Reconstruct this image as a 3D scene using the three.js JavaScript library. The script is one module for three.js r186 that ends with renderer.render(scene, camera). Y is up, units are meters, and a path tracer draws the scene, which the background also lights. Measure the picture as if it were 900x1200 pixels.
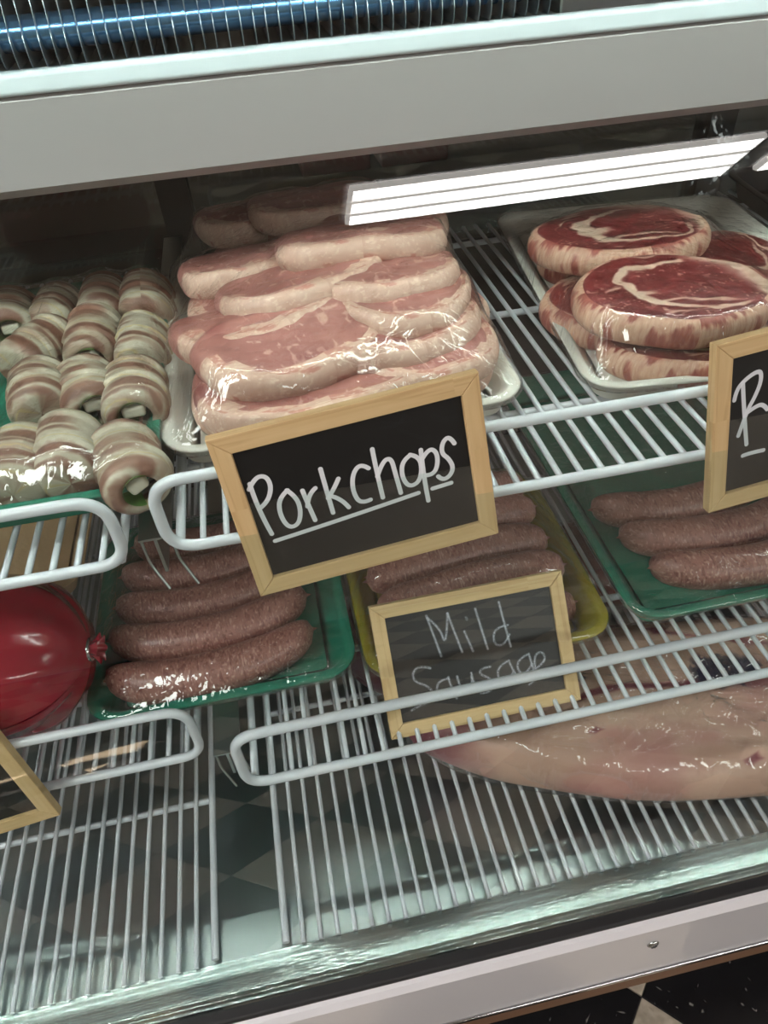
import * as THREE from 'three';
import { RoundedBoxGeometry } from 'three/addons/geometries/RoundedBoxGeometry.js';
import { mergeGeometries, toCreasedNormals } from 'three/addons/utils/BufferGeometryUtils.js';
import { RectAreaLightUniformsLib } from 'three/addons/lights/RectAreaLightUniformsLib.js';
RectAreaLightUniformsLib.init();

// ───────── camera: f = 830 px in a 900 x 1200 frame; axes recovered from the vanishing points of the shelves
const EYE = 1.12, F = 830;
const vz = new THREE.Vector3(228 - 450, -140 - 600, F).normalize();
const vx = new THREE.Vector3(7690 - 450, -734 - 600, F); vx.addScaledVector(vz, -vx.dot(vz)).normalize();
const vu = new THREE.Vector3().crossVectors(vx, vz);
const toWorld = (a, b, c) => { const v = new THREE.Vector3(a, b, c); return new THREE.Vector3(v.dot(vx), v.dot(vu), -v.dot(vz)); };
const scene = new THREE.Scene();
const camera = new THREE.PerspectiveCamera(2 * Math.atan(600 / F) * 180 / Math.PI, 900 / 1200, 0.02, 60);
camera.position.set(0, EYE, 0);
camera.quaternion.setFromRotationMatrix(new THREE.Matrix4().makeBasis(toWorld(1, 0, 0), toWorld(0, -1, 0), toWorld(0, 0, -1)));
const renderer = new THREE.WebGLRenderer({ antialias: true });
renderer.toneMapping = THREE.LinearToneMapping;
renderer.toneMappingExposure = 0.32;
renderer.shadowMap.enabled = true;

// W(x, h, d): h above the camera, d away from it into the case
const W = (x, h, d) => new THREE.Vector3(x, EYE + h, -d);
const rayOf = (px, py) => toWorld(px - 450, py - 600, F);
const atH = (px, py, h) => { const r = rayOf(px, py); return r.multiplyScalar(h / r.y).add(new THREE.Vector3(0, EYE, 0)); };
const atD = (px, py, d) => { const r = rayOf(px, py); return r.multiplyScalar(-d / r.z).add(new THREE.Vector3(0, EYE, 0)); };
const atLean = (px, py, d0, h0, k) => {            // the plane d = d0 + k (h - h0)
  const r = rayOf(px, py), s = (d0 - k * h0) / (-r.z - k * r.y); return r.multiplyScalar(s).add(new THREE.Vector3(0, EYE, 0));
};

// ───────── lights of the place
const GLASS_T = 21 * Math.PI / 180, GB = { d: 0.196, h: -0.732 };       // the front glass leans back 21 degrees
const CEIL = 2.44;
const LED = { x: 0.1, h: 0.012, d: 0.492, len: 1.9 };
function rectLight(name, w, h, color, intensity, pos, target) {
  const l = new THREE.RectAreaLight(color, intensity, w, h); l.name = name; l.position.copy(pos); l.lookAt(target); scene.add(l); return l;
}
rectLight('case_lamp_glow', LED.len, 0.024, new THREE.Color(0.92, 1, 1), 9, W(LED.x, LED.h - 0.002, LED.d + 0.014), W(LED.x, -1, LED.d + 0.014));
const TUBES = [[1.6, -2.85, 'past the steaks'], [4.03, -2.85, 'by the side wall past the steaks'], [-1.75, -0.6, 'nearest the bacon tray']];   // [x, d] of the ceiling fixtures
for (const [x, d] of TUBES) for (const k of [-1, 0, 1]) rectLight('ceiling_fixture_glow', 2.2, 0.112, new THREE.Color(1, 0.975, 0.95), 68, new THREE.Vector3(x, CEIL - 0.092, -d - k * 0.148), new THREE.Vector3(x, 0, -d - k * 0.148));

const SLIT = -1.62, sun = new THREE.DirectionalLight(0xfff1dc, 900);                                    // low sun through two narrow openings in the far side wall
sun.name = 'sun'; sun.position.set(-3.6 - 0.0, 1.6, 1.62); sun.target.position.set(-0.9, 0, 2.16); sun.castShadow = true; sun.shadow.mapSize.set(2048, 2048);
Object.assign(sun.shadow.camera, { left: -4, right: 4, top: 4, bottom: -4, near: 0.01, far: 14 });
{ const v = sun.position.clone().sub(sun.target.position); sun.position.addScaledVector(v, 1); }
scene.add(sun, sun.target);
scene.background = new THREE.Color(0.5, 0.62, 0.8);

// ───────── helpers
let seed = 7; const rnd = () => { seed = (seed * 1664525 + 1013904223) >>> 0; return seed / 4294967296; };
const rr = (a, b) => a + (b - a) * rnd();
const hash = (x, y) => { let n = Math.imul(x, 374761393) + Math.imul(y, 668265263) | 0; n = Math.imul(n ^ (n >>> 13), 1274126177); return ((n ^ (n >>> 16)) >>> 0) / 4294967296; };
const mod = (a, p) => ((a % p) + p) % p;
function vn(x, y, p = 256) {
  const xi = Math.floor(x), yi = Math.floor(y), fx = x - xi, fy = y - yi, u = fx * fx * (3 - 2 * fx), v = fy * fy * (3 - 2 * fy);
  const a = hash(mod(xi, p), mod(yi, p)), b = hash(mod(xi + 1, p), mod(yi, p)), c = hash(mod(xi, p), mod(yi + 1, p)), d = hash(mod(xi + 1, p), mod(yi + 1, p));
  return a + (b - a) * u + (c - a) * v + (a - b - c + d) * u * v;
}
const fbm = (x, y, o = 4, p = 256) => { let s = 0, a = 0.5; for (let i = 0; i < o; i++) { s += a * vn(x, y, p); x *= 2; y *= 2; p *= 2; a *= 0.5; } return s / (1 - Math.pow(0.5, o)); };
const ridge = (x, y, o = 3) => { let s = 0, a = 0.5; for (let i = 0; i < o; i++) { s += a * (1 - Math.abs(2 * vn(x, y) - 1)); x *= 2.03; y *= 2.03; a *= 0.5; } return s / (1 - Math.pow(0.5, o)); };
const sm = (a, b, x) => { const t = Math.min(1, Math.max(0, (x - a) / (b - a))); return t * t * (3 - 2 * t); };
const mix3 = (a, b, t) => [a[0] + (b[0] - a[0]) * t, a[1] + (b[1] - a[1]) * t, a[2] + (b[2] - a[2]) * t];
function tex(w, h, fn, srgb = true) {
  const d = new Uint8Array(w * h * 4);
  for (let y = 0; y < h; y++) for (let x = 0; x < w; x++) {
    const c = fn(x / w, y / h), i = (y * w + x) * 4;
    if (typeof c === 'number') d[i] = d[i + 1] = d[i + 2] = Math.max(0, Math.min(255, c * 255)); else for (let k = 0; k < 3; k++) d[i + k] = Math.max(0, Math.min(255, c[k]));
    d[i + 3] = 255;
  }
  const t = new THREE.DataTexture(d, w, h); t.magFilter = THREE.LinearFilter; t.minFilter = THREE.LinearMipmapLinearFilter; t.generateMipmaps = true;
  t.wrapS = t.wrapT = THREE.RepeatWrapping; if (srgb) t.colorSpace = THREE.SRGBColorSpace; t.needsUpdate = true; return t;
}
const mat = (o) => new THREE.MeshPhysicalMaterial({ side: THREE.DoubleSide, ...o });
const used = {};
const numbered = (n) => { const k = used[n] = (used[n] ?? -1) + 1; return k ? `${n}_${String(k).padStart(3, '0')}` : n; };
function thing(name, label, category, group) {
  const o = new THREE.Group(); o.name = numbered(name); o.userData = { label, category }; if (group) o.userData.group = group; scene.add(o); return o;
}
function part(name, geo, m, parent, label) { const o = new THREE.Mesh(geo, m); o.name = name; if (label) o.userData.label = label; parent.add(o); return o; }
function struct(name, geo, m, label) { const o = new THREE.Mesh(geo, m); o.name = name; o.userData = { kind: 'structure', label, category: name.split('_')[0] }; scene.add(o); return o; }
function box(x0, x1, h0, h1, d0, d1, r = 0) {
  const g = r ? new RoundedBoxGeometry(x1 - x0, h1 - h0, d1 - d0, 3, r) : new THREE.BoxGeometry(x1 - x0, h1 - h0, d1 - d0);
  g.translate((x0 + x1) / 2, EYE + (h0 + h1) / 2, -(d0 + d1) / 2); return g;
}
function extrudeX(pts, x0, x1) {                   // closed profile [[d, h] ...] drawn out along x
  const s = new THREE.Shape(pts.map(([d, h]) => new THREE.Vector2(d, h)));
  const g = new THREE.ExtrudeGeometry(s, { depth: x1 - x0, bevelEnabled: false });
  g.applyMatrix4(new THREE.Matrix4().set(0, 0, 1, x0, 0, 1, 0, EYE, -1, 0, 0, 0, 0, 0, 0, 1)); return g;
}
function sheetX(pts, th, x0, x1) {                 // a bent sheet of thickness th following the profile
  const n = pts.length, off = pts.map((p, i) => {
    const a = pts[Math.max(0, i - 1)], b = pts[Math.min(n - 1, i + 1)], l = Math.hypot(b[0] - a[0], b[1] - a[1]);
    return [p[0] + (b[1] - a[1]) / l * th, p[1] - (b[0] - a[0]) / l * th];
  });
  return extrudeX([...pts, ...off.reverse()], x0, x1);
}
function rod(a, b, r, seg = 8) {
  const v = b.clone().sub(a), g = new THREE.CylinderGeometry(r, r, v.length(), seg);
  g.applyQuaternion(new THREE.Quaternion().setFromUnitVectors(new THREE.Vector3(0, 1, 0), v.clone().normalize())); g.translate(...a.clone().add(b).multiplyScalar(0.5).toArray()); return g;
}
function roundPath(pts, r, closed) {
  const path = new THREE.CurvePath(), n = pts.length; let prev = null, first = null;
  for (let i = 0; i < n; i++) {
    const p = pts[i], a = pts[(i - 1 + n) % n], b = pts[(i + 1) % n];
    if (!closed && (i === 0 || i === n - 1)) { if (prev) path.add(new THREE.LineCurve3(prev, p)); prev = p; continue; }
    const s = p.clone().add(a.clone().sub(p).setLength(r)), e = p.clone().add(b.clone().sub(p).setLength(r));
    if (prev) path.add(new THREE.LineCurve3(prev, s)); else first = s;
    path.add(new THREE.QuadraticBezierCurve3(s, p, e)); prev = e;
  }
  if (closed) path.add(new THREE.LineCurve3(prev, first));
  return path;
}
function bentRod(pts, corner, r, closed = false) {
  const path = roundPath(pts, corner, closed), dense = [];
  for (const c of path.curves) { const k = c.isLineCurve3 ? 2 : 8; for (let i = 0; i < k; i++) dense.push(c.getPoint(i / k)); }
  if (!closed) dense.push(pts[pts.length - 1]);
  const curve = new THREE.CatmullRomCurve3(dense, closed, 'centripetal');
  return new THREE.TubeGeometry(curve, Math.max(dense.length * 3, Math.ceil(curve.getLength() / 0.0035)), r, 10, closed);
}

// ───────── materials
const foamBump = tex(128, 128, (u, v) => fbm(u * 40, v * 40, 2, 40), false); foamBump.repeat.set(8, 8);
const M = {
  enamel: mat({ color: 0xd9dde4, roughness: 0.28, clearcoat: 0.3 }),
  steel: mat({ color: 0xb4bcbc, metalness: 1, roughness: 0.3 }),
  chrome: mat({ color: 0xc9ccd0, metalness: 1, roughness: 0.12 }),
  white: mat({ color: 0xdcdade, roughness: 0.3, clearcoat: 0.4 }),
  panGrey: mat({ color: 0x979091, roughness: 0.35 }),
  panLip: mat({ color: 0xd5dde4, roughness: 0.3 }),
  gasket: mat({ color: 0x1b1a1c, roughness: 0.6 }),
  kick: mat({ color: 0x6e4f38, roughness: 0.6 }),
  dark: mat({ color: 0x2b2a2c, roughness: 0.6 }),
  inner: mat({ color: 0x3a3634, roughness: 0.5 }),
  copper: mat({ color: 0x6c9cc8, metalness: 0.9, roughness: 0.22 }),
  fin: mat({ color: 0x9aa4ae, metalness: 0.9, roughness: 0.35 }),
  glass: mat({ color: 0xf4fbf9, transmission: 1, thickness: 0, roughness: 0.0, ior: 1.77 }),
  rearGlass: mat({ color: 0xf4fbf9, transmission: 1, thickness: 0, roughness: 0.0, ior: 1.5 }),
  foamWhite: mat({ color: 0xe6e3da, roughness: 0.6, bumpMap: foamBump, bumpScale: 0.0003 }),
  foamGreen: mat({ color: 0x1b7c66, roughness: 0.5, bumpMap: foamBump, bumpScale: 0.0003 }),
  foamYellow: mat({ color: 0x968a14, roughness: 0.5, bumpMap: foamBump, bumpScale: 0.0003 }),
  foamTan: mat({ color: 0xb99a76, roughness: 0.6, bumpMap: foamBump, bumpScale: 0.0003 }),
  foamBlack: mat({ color: 0x1c1d21, roughness: 0.4 }),
  wall: mat({ color: 0xb9aea2, roughness: 0.9 }),
  brownWall: mat({ color: 0x6a5850, roughness: 0.9 }),
  ceiling: mat({ color: 0xd8d6d2, roughness: 0.95 }),
};
const crinkle = tex(512, 512, (u, v) => {
  const a = ridge(u * 9 + 3 * fbm(u * 4, v * 4, 2, 4), v * 6, 3), b = ridge(u * 26 + 5 * v, v * 17, 2);
  return 0.65 * Math.pow(a, 3) + 0.35 * Math.pow(b, 4);
}, false);
M.film = mat({ color: 0xffffff, transmission: 1, thickness: 0, roughness: 0.1, ior: 1.75, bumpMap: crinkle, bumpScale: 0.0016 });
M.bag = mat({ color: 0xffffff, transmission: 1, thickness: 0, roughness: 0.14, ior: 1.75, bumpMap: crinkle, bumpScale: 0.006 });

// ───────── the room
const RX0 = -3.6, RX1 = 5.2, RD0 = -4.6, RD1 = 2.3;
const floorBase = struct('floor', box(RX0, RX1, -EYE - 0.1, -EYE - 0.003, RD0, RD1), mat({ color: 0x1d1c1c, roughness: 0.7 }), 'black and cream checkered vinyl floor');
{
  const flecks = (base, fl, amt) => tex(512, 512, (u, v) => {
    let c = mix3(base, base.map((k) => k * 0.7), fbm(u * 30, v * 30, 3, 32));
    const s = vn(u * 70 + 8 * vn(u * 6, v * 6, 6), v * 22, 512), s2 = vn(u * 24 + 90, v * 80 + 4 * vn(u * 5, v * 5, 5), 512);
    return mix3(c, fl, Math.max(sm(amt, amt + 0.05, s), sm(amt + 0.02, amt + 0.06, s2)) * 0.8);
  });
  const tb = mat({ map: flecks([30, 29, 31], [150, 146, 140], 0.93), roughness: 0.25 }), tw = mat({ map: flecks([196, 182, 164], [150, 138, 124], 0.9), roughness: 0.25 });
  const S = 0.305, tile = new RoundedBoxGeometry(S - 0.001, 0.006, S - 0.001, 1, 0.001); tile.translate(0, -0.003, 0);
  const list = [], c = Math.SQRT1_2;
  for (let i = -26; i < 26; i++) for (let j = -26; j < 26; j++) {
    const a = (i + 0.5) * S, b = (j + 0.5) * S, x = 0.3201 + (a - b) * c, d = 0.2 + (a + b) * c;
    if (x < RX0 + 0.22 || x > RX1 - 0.22 || d < RD0 + 0.22 || d > 0.5) continue;
    list.push([x, d, (i + j) & 1, Math.hypot(x, d + 0.7)]);
  }
  list.sort((p, q) => p[3] - q[3]);
  const rest = [[], []];
  list.forEach(([x, d, k], n) => {
    const m4 = new THREE.Matrix4().makeRotationY(Math.PI / 4).setPosition(x, 0, -d);
    if (n < 300) { const t = part('tile', tile, k ? tb : tw, floorBase); t.rotation.y = Math.PI / 4; t.position.set(x, 0, -d); } else rest[k].push(tile.clone().applyMatrix4(m4));
  });
  rest.forEach((g, k) => { if (g.length) part('tiles', mergeGeometries(g), k ? tb : tw, floorBase).userData.kind = 'stuff'; });
}
struct('ceiling', box(RX0, RX1, CEIL - EYE, CEIL - EYE + 0.1, RD0, RD1), M.ceiling, 'plain off white ceiling of the shop');
struct('wall_back', box(RX0, RX1, -EYE, CEIL - EYE, RD1, RD1 + 0.1), M.brownWall, 'brown wall behind the meat counter');
struct('wall_front', box(RX0, RX1, -EYE, CEIL - EYE, RD0 - 0.1, RD0), M.wall, 'beige wall across the shop from the counter');
{
  const sh = new THREE.Shape([[RD0, 0], [RD1, 0], [RD1, CEIL], [RD0, CEIL]].map((p) => new THREE.Vector2(...p))), slits = [];
  for (const [d, w, y1] of [[SLIT, 0.13, 1.66], [SLIT + 0.19, 0.10, 1.68]]) { slits.push([d, w, y1]); sh.holes.push(new THREE.Path([[d - w / 2, y1 - 0.19], [d - 0.02, y1 - 0.19], [d - 0.02, y1 - 0.5], [d + 0.02, y1 - 0.5], [d + 0.02, y1 - 0.12], [d + w / 2, y1 - 0.02], [d - w / 2, y1]].map((p) => new THREE.Vector2(...p)))); }
  const g = new THREE.ExtrudeGeometry(sh, { depth: 0.02, bevelEnabled: false }); g.applyMatrix4(new THREE.Matrix4().set(0, 0, 1, RX0 - 0.02, 0, 1, 0, 0, -1, 0, 0, 0, 0, 0, 0, 1));
  struct('wall_left', g, M.wall, 'beige side wall of the shop with two narrow sunlit openings');
}
struct('wall_right', box(RX1, RX1 + 0.1, -EYE, CEIL - EYE, RD0, RD1), M.wall, 'beige side wall of the shop past the steaks');
{
  const lens = mat({ color: 0xffffff, emissive: 0xfffaf2, emissiveIntensity: 12, roughness: 0.4 });
  TUBES.forEach(([x, d, where]) => {
    const t = thing('ceiling_light', 'long ceiling fixture with three bright lenses, ' + where, 'light', 'ceiling fixtures over the shop floor');
    part('housing', box(x - 1.15, x + 1.15, CEIL - EYE - 0.06, CEIL - EYE, d - 0.23, d + 0.23, 0.01), M.white, t);
    for (let k = -1; k <= 1; k++) part('lens', box(x - 1.12, x + 1.12, CEIL - EYE - 0.09, CEIL - EYE - 0.06, d + k * 0.148 - 0.062, d + k * 0.148 + 0.062, 0.01), lens, t);
  });
}

// ───────── the refrigerated case
const CX0 = -0.95, CX1 = 1.15, REAR = 1.02, PAND = 0.62;
const glassD = (h) => GB.d + (h - GB.h) * Math.tan(GLASS_T);
const grain = tex(512, 4, (u) => 0.6 * hash(Math.floor(u * 512), 3) + 0.4 * vn(u * 128, 5, 128), false); grain.repeat.set(16, 1);      // brushing that runs along the ledge
{
  const c = thing('display_case', 'white refrigerated meat display case with slanted front glass', 'display case');
  const ledgeMat = mat({ color: 0xc4d0ce, metalness: 1, roughness: 0.05, bumpMap: grain, bumpScale: 0.00006 });
  part('deck_pan', sheetX([[REAR, -0.80], [0.292, -0.80], [0.280, -0.7645], [0.2425, -0.7635]], 0.002, CX0, CX1), M.steel, c, 'dull steel pan under the bottom racks');
  part('front_ledge', sheetX([[0.2415, -0.7575], [0.2095, -0.7565], [0.2085, -0.7365], [0.2, -0.7355]], 0.0015, CX0, CX1), ledgeMat, c, 'bright brushed steel ledge along the glass');
  part('gasket', box(CX0, CX1, -0.748, -0.7345, 0.1875, 0.2008, 0.003), M.gasket, c, 'black rubber gasket holding the glass');
  part('front_panel', extrudeX([[0.2, -0.749], [0.189, -0.7395], [0.184, -0.7415], [0.1795, -0.748], [0.1792, -0.888], [0.19, -0.892], [0.23, -0.892], [0.23, -0.81], [0.20, -0.80]], CX0, CX1), M.white, c, 'white painted front panel');
  part('panel_trim', box(CX0, CX1, -0.897, -0.8885, 0.1765, 0.20, 0.002), M.chrome, c, 'thin shiny trim strip');
  part('kick_board', box(CX0, CX1, -0.942, -0.897, 0.1795, 0.23), M.kick, c, 'brown strip under the panel');
  part('toe_panel', box(CX0, CX1, -EYE, -0.942, 0.26, 0.28), M.dark, c, 'dark recessed toe panel');
  const sp = atD(765, 1106, 0.179), sc = part('screw', new THREE.SphereGeometry(0.0062, 18, 8, 0, Math.PI * 2, 0, Math.PI / 2).scale(1, 0.5, 1).rotateX(Math.PI / 2).translate(sp.x, sp.y, sp.z), M.chrome, c, 'round head steel screw');
  for (const a of [0.5, 0.5 + Math.PI / 2]) part('slot', new THREE.BoxGeometry(0.006, 0.0012, 0.001).rotateZ(a).translate(sp.x, sp.y, sp.z + 0.003), M.gasket, sc);
  const pane = new THREE.PlaneGeometry(CX1 - CX0, (0.06 - GB.h) / Math.cos(GLASS_T)); pane.rotateX(-GLASS_T); pane.translate((CX0 + CX1) / 2, EYE + (GB.h + 0.06) / 2, -(GB.d + glassD(0.06)) / 2);
  part('front_glass', pane, M.glass, c, 'slanted clear front glass');
  {
    const al = tex(256, 256, (u, v) => { const r = Math.hypot(u - 0.5, (v - 0.5) * 1.1) * 2, n = fbm(u * 9, v * 9, 5), st = fbm(u * 30 + v * 18, v * 40 - u * 10, 3); return 0.75 * sm(0.5, 0.72, n + 0.35 * (st - 0.5)) * (1 - sm(0.45, 0.95, r)); }, false); al.wrapS = al.wrapT = THREE.ClampToEdgeWrapping;
    const sm1 = mat({ color: 0xc9ccd2, roughness: 0.8, alphaMap: al, transparent: true });
    for (const [x, y, w, h, a] of [[846, 184, 0.045, 0.035, 0], [832, 206, 0.04, 0.025, 0.6], [838, 158, 0.02, 0.03, 0.4]]) {
      const g = new THREE.PlaneGeometry(w, h); g.rotateZ(a); g.rotateX(-GLASS_T); const q = atLean(x, y, GB.d + 0.0012, GB.h, Math.tan(GLASS_T)); g.translate(q.x, q.y, q.z); part('frost_smudge', g, sm1, c, 'white frosty smudge on the glass');
    }
  }
  part('top_panel', box(CX0, CX1, 0.06, 0.09, glassD(0.06) - 0.03, REAR + 0.03, 0.004), M.white, c, 'white top of the case');
  part('end_panel', box(CX0 - 0.03, CX0, -EYE, 0.09, 0.2, REAR + 0.03), M.white, c); part('end_panel', box(CX1, CX1 + 0.03, -EYE, 0.09, 0.2, REAR + 0.03), M.white, c);
  part('rear_base', box(CX0, CX1, -EYE, -0.42, REAR, REAR + 0.03), M.inner, c);
  for (const [a, b] of [[CX0, -0.12], [-0.08, 0.66], [0.70, CX1]]) part('rear_door', box(a, b, -0.42, 0.06, REAR + 0.005, REAR + 0.009), M.rearGlass, c, 'clear rear sliding door pane');
  for (const x of [-0.12, 0.66]) part('door_post', box(x, x + 0.04, -0.42, 0.06, REAR - 0.01, REAR + 0.03), M.dark, c);
  // drip pan under the coil
  part('drip_pan', sheetX([[PAND + 0.003, -0.105], [PAND, -0.110], [PAND, -0.168], [PAND + 0.006, -0.173], [0.95, -0.160], [0.95, -0.12]], 0.003, CX0, CX1), M.panGrey, c, 'grey drip pan hanging under the cooling coil');
  part('pan_lip', box(CX0, CX1, -0.1065, -0.0915, PAND - 0.007, PAND + 0.006, 0.004), M.panLip, c, 'bluish white rolled lip of the drip pan');
  // cooling coil
  const coil = thing('cooling_coil', 'finned metal cooling coil with a blue lit tube above the drip pan', 'cooling coil');
  part('end_plate', box(-0.622, -0.62, -0.098, 0.03, 0.635, 0.86), M.steel, coil); part('end_plate', box(0.262, 0.264, -0.098, 0.03, 0.635, 0.86), M.steel, coil);
  part('frame', box(-0.62, 0.262, -0.0985, -0.094, 0.632, 0.86), M.steel, coil);
  part('tube', rod(W(-0.62, -0.0745, 0.655), W(0.27, -0.0745, 0.655), 0.0115, 20), M.copper, coil); part('tube', rod(W(-0.62, -0.03, 0.70), W(0.27, -0.03, 0.70), 0.0115, 20), M.copper, coil);
  const fs = new THREE.Shape(); fs.moveTo(0.640, -0.094); fs.quadraticCurveTo(0.634, -0.086, 0.639, -0.074); fs.quadraticCurveTo(0.655, -0.05, 0.648, -0.03); fs.lineTo(0.645, 0.02); fs.lineTo(0.86, 0.02); fs.lineTo(0.86, -0.094); fs.closePath();
  const fg = new THREE.ExtrudeGeometry(fs, { depth: 0.0006, bevelEnabled: false, curveSegments: 6 }); fg.applyMatrix4(new THREE.Matrix4().set(0, 0, 1, 0, 0, 1, 0, EYE, -1, 0, 0, 0, 0, 0, 0, 1));
  for (let i = 0; i < 90; i++) { const f = part('fin', fg, M.fin, coil); f.position.x = -0.6 + i * 0.0096 + rr(-0.0006, 0.0006); f.rotation.y = 0; }
  const lamp = thing('case_lamp', 'slim cool white lamp strip under the top of the case', 'lamp');
  part('housing', box(LED.x - LED.len / 2, LED.x + LED.len / 2, LED.h + 0.003, 0.06, LED.d - 0.004, LED.d + 0.03), M.white, lamp);
  const chip = new THREE.BoxGeometry(0.009, 0.002, 0.009), glow = mat({ color: 0xffffff, emissive: 0xf0fff4, emissiveIntensity: 620 });
  for (let x = LED.x - LED.len / 2 + 0.02; x < LED.x + LED.len / 2; x += 0.038) part('diode', chip, glow, lamp).position.copy(W(x, LED.h + 0.002, LED.d + 0.014));
}

// ───────── wire shelves
const PITCH = 0.0167;
function wireShelf(label, x0, x1, h, d0, d1, guard, opt = {}) {
  const t = thing(opt.name || 'wire_shelf', label, opt.name ? 'wire rack' : 'wire shelf');
  const r = 0.0024, R = opt.R || 0.0042;
  if (guard) part('guard_rail', bentRod([W(x0, h, d0), W(x1, h, d0), W(x1, h + guard, d0 + (opt.lean || 0)), W(x0, h + guard, d0 + (opt.lean || 0))], 0.022, R, true), M.enamel, t);
  for (const x of [x0 + 0.006, x1 - 0.006]) part('side_rod', rod(W(x, h - 0.001, d0 + 0.004), W(x, h - 0.001, d1), 0.0036), M.enamel, t);
  for (const d of opt.cross || [0.476, 0.651, 0.84]) part('cross_rod', rod(W(x0 + 0.004, h - 0.0055, d), W(x1 - 0.004, h - 0.0055, d), 0.0036), M.enamel, t);
  const n = Math.floor((x1 - x0 - 0.03) / PITCH), g = rod(W(0, h, d0), W(0, h, d1), r, 6);
  for (let i = 0; i <= n; i++) part('wire', g, M.enamel, t).position.x = x0 + 0.0225 + i * PITCH;
  return t;
}
const HU = -0.347, HM = -0.59, HML = -0.59, HD = -0.752;
wireShelf('white wire shelf holding the tray of bacon wrapped peppers', -0.62, -0.1275, HU, 0.373, 0.88, 0.058);
wireShelf('white wire shelf holding the pork chops and the steaks', -0.0985, 0.80, HU, 0.378, 0.88, 0.060);
wireShelf('white wire shelf under the red cased deli log', -0.62, -0.1315, HML, 0.363, 0.86, 0.073, { cross: [0.45, 0.65, 0.82] });
wireShelf('white wire shelf holding the yellow sausage tray', -0.0925, 0.80, HM, 0.3235, 0.86, 0.077, { cross: [0.45, 0.65, 0.82], R: 0.0045 });
wireShelf('white wire floor rack lying empty under the red log', -0.75, -0.153, HD, 0.241, 0.95, 0, { name: 'floor_rack', cross: [0.406, 0.62, 0.84] });
wireShelf('white wire floor rack under the large wrapped meat slab', -0.0975, 0.95, HD, 0.241, 0.95, 0, { name: 'floor_rack', cross: [0.5, 0.66, 0.84] });
// brackets between the shelves
for (const [x, h, d, label] of [[-0.113, HU, 0.40, 'thin steel bracket between the two upper wire shelves'], [-0.108, HM + 0.02, 0.35, 'thin steel bracket between the two middle wire shelves']]) {
  const t = thing('shelf_bracket', label, 'bracket');
  part('arm', box(x - 0.0012, x + 0.0012, h - 0.042, h - 0.008, d, REAR - 0.02), M.steel, t);
  part('flange', box(x - 0.012, x + 0.012, h - 0.0085, h - 0.0065, d, REAR - 0.02), M.steel, t);
  for (const s of [-0.011, 0.011]) part('hook', bentRod([W(x + s, h - 0.01, d + 0.004), W(x + s, h - 0.034, d + 0.004), W(x + s + 0.01, h - 0.055, d - 0.006)], 0.006, 0.0011), M.steel, t);
}

// ───────── foam trays, film
function rrect(w, l, r, n) {                       // outline of a rounded rectangle, n points a corner; x across, z deep
  const o = [];
  for (const [cx, cz, a0] of [[w / 2 - r, l / 2 - r, 0], [-(w / 2 - r), l / 2 - r, 1], [-(w / 2 - r), -(l / 2 - r), 2], [w / 2 - r, -(l / 2 - r), 3]])
    for (let i = 0; i <= n; i++) { const a = (a0 + i / n) * Math.PI / 2; o.push([cx + r * Math.cos(a), cz + r * Math.sin(a)]); }
  const out = [];                                  // also split the straight sides
  for (let i = 0; i < o.length; i++) { const a = o[i], b = o[(i + 1) % o.length], k = Math.hypot(a[0] - b[0], a[1] - b[1]) > 0.02 ? 24 : 1; for (let j = 0; j < k; j++) out.push([a[0] + (b[0] - a[0]) * j / k, a[1] + (b[1] - a[1]) * j / k]); }
  return out;
}
function ringsGeo(rings, capEnds = true) {         // rings: arrays of [x, y, z] of the same length
  const n = rings[0].length, pos = [], uv = [], idx = [];
  for (const r of rings) r.forEach((p) => { pos.push(...p); uv.push(p[0], p[2]); });
  for (let i = 0; i + 1 < rings.length; i++) for (let j = 0; j < n; j++) { const a = i * n + j, b = i * n + (j + 1) % n; idx.push(a, a + n, b, b, a + n, b + n); }
  if (capEnds) for (const k of [0, rings.length - 1]) {
    const c = pos.length / 3; let s = [0, 0, 0]; rings[k].forEach((p) => { s = s.map((v, q) => v + p[q] / n); }); pos.push(...s); uv.push(s[0], s[2]);
    for (let j = 0; j < n; j++) idx.push(c, k * n + j, k * n + (j + 1) % n);
  }
  const g = new THREE.BufferGeometry(); g.setAttribute('position', new THREE.Float32BufferAttribute(pos, 3)); g.setAttribute('uv', new THREE.Float32BufferAttribute(uv, 2)); g.setIndex(idx); g.computeVertexNormals(); return g;
}
function foamTray(label, m, x, h, d, w, l, H, yaw = 0, rim = 0.008) {
  const ring = (inset, y, r) => rrect(w - 2 * inset, l - 2 * inset, Math.max(0.006, r - inset), 6).map(([a, b]) => [a, y, b]);
  const R = 0.032, th = 0.004, s = rim + H * 0.45;
  const g = ringsGeo([ring(s, 0, R), ring(s - 0.004, 0.001, R), ring(rim, H - 0.003, R), ring(0.001, H - 0.003, R), ring(0, H - 0.0015, R), ring(0.001, H, R), ring(rim, H, R), ring(rim + th, H - 0.004, R), ring(s + th - 0.003, th + 0.004, R), ring(s + th + 0.004, th, R)]);
  const o = new THREE.Mesh(g, m); o.name = numbered('foam_tray'); o.userData = { label, category: 'tray' };
  o.position.copy(W(x, h, d)); o.rotation.y = yaw; o.userData.size = [w, l, H, th]; scene.add(o); o.updateMatrixWorld(); return o;
}
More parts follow.
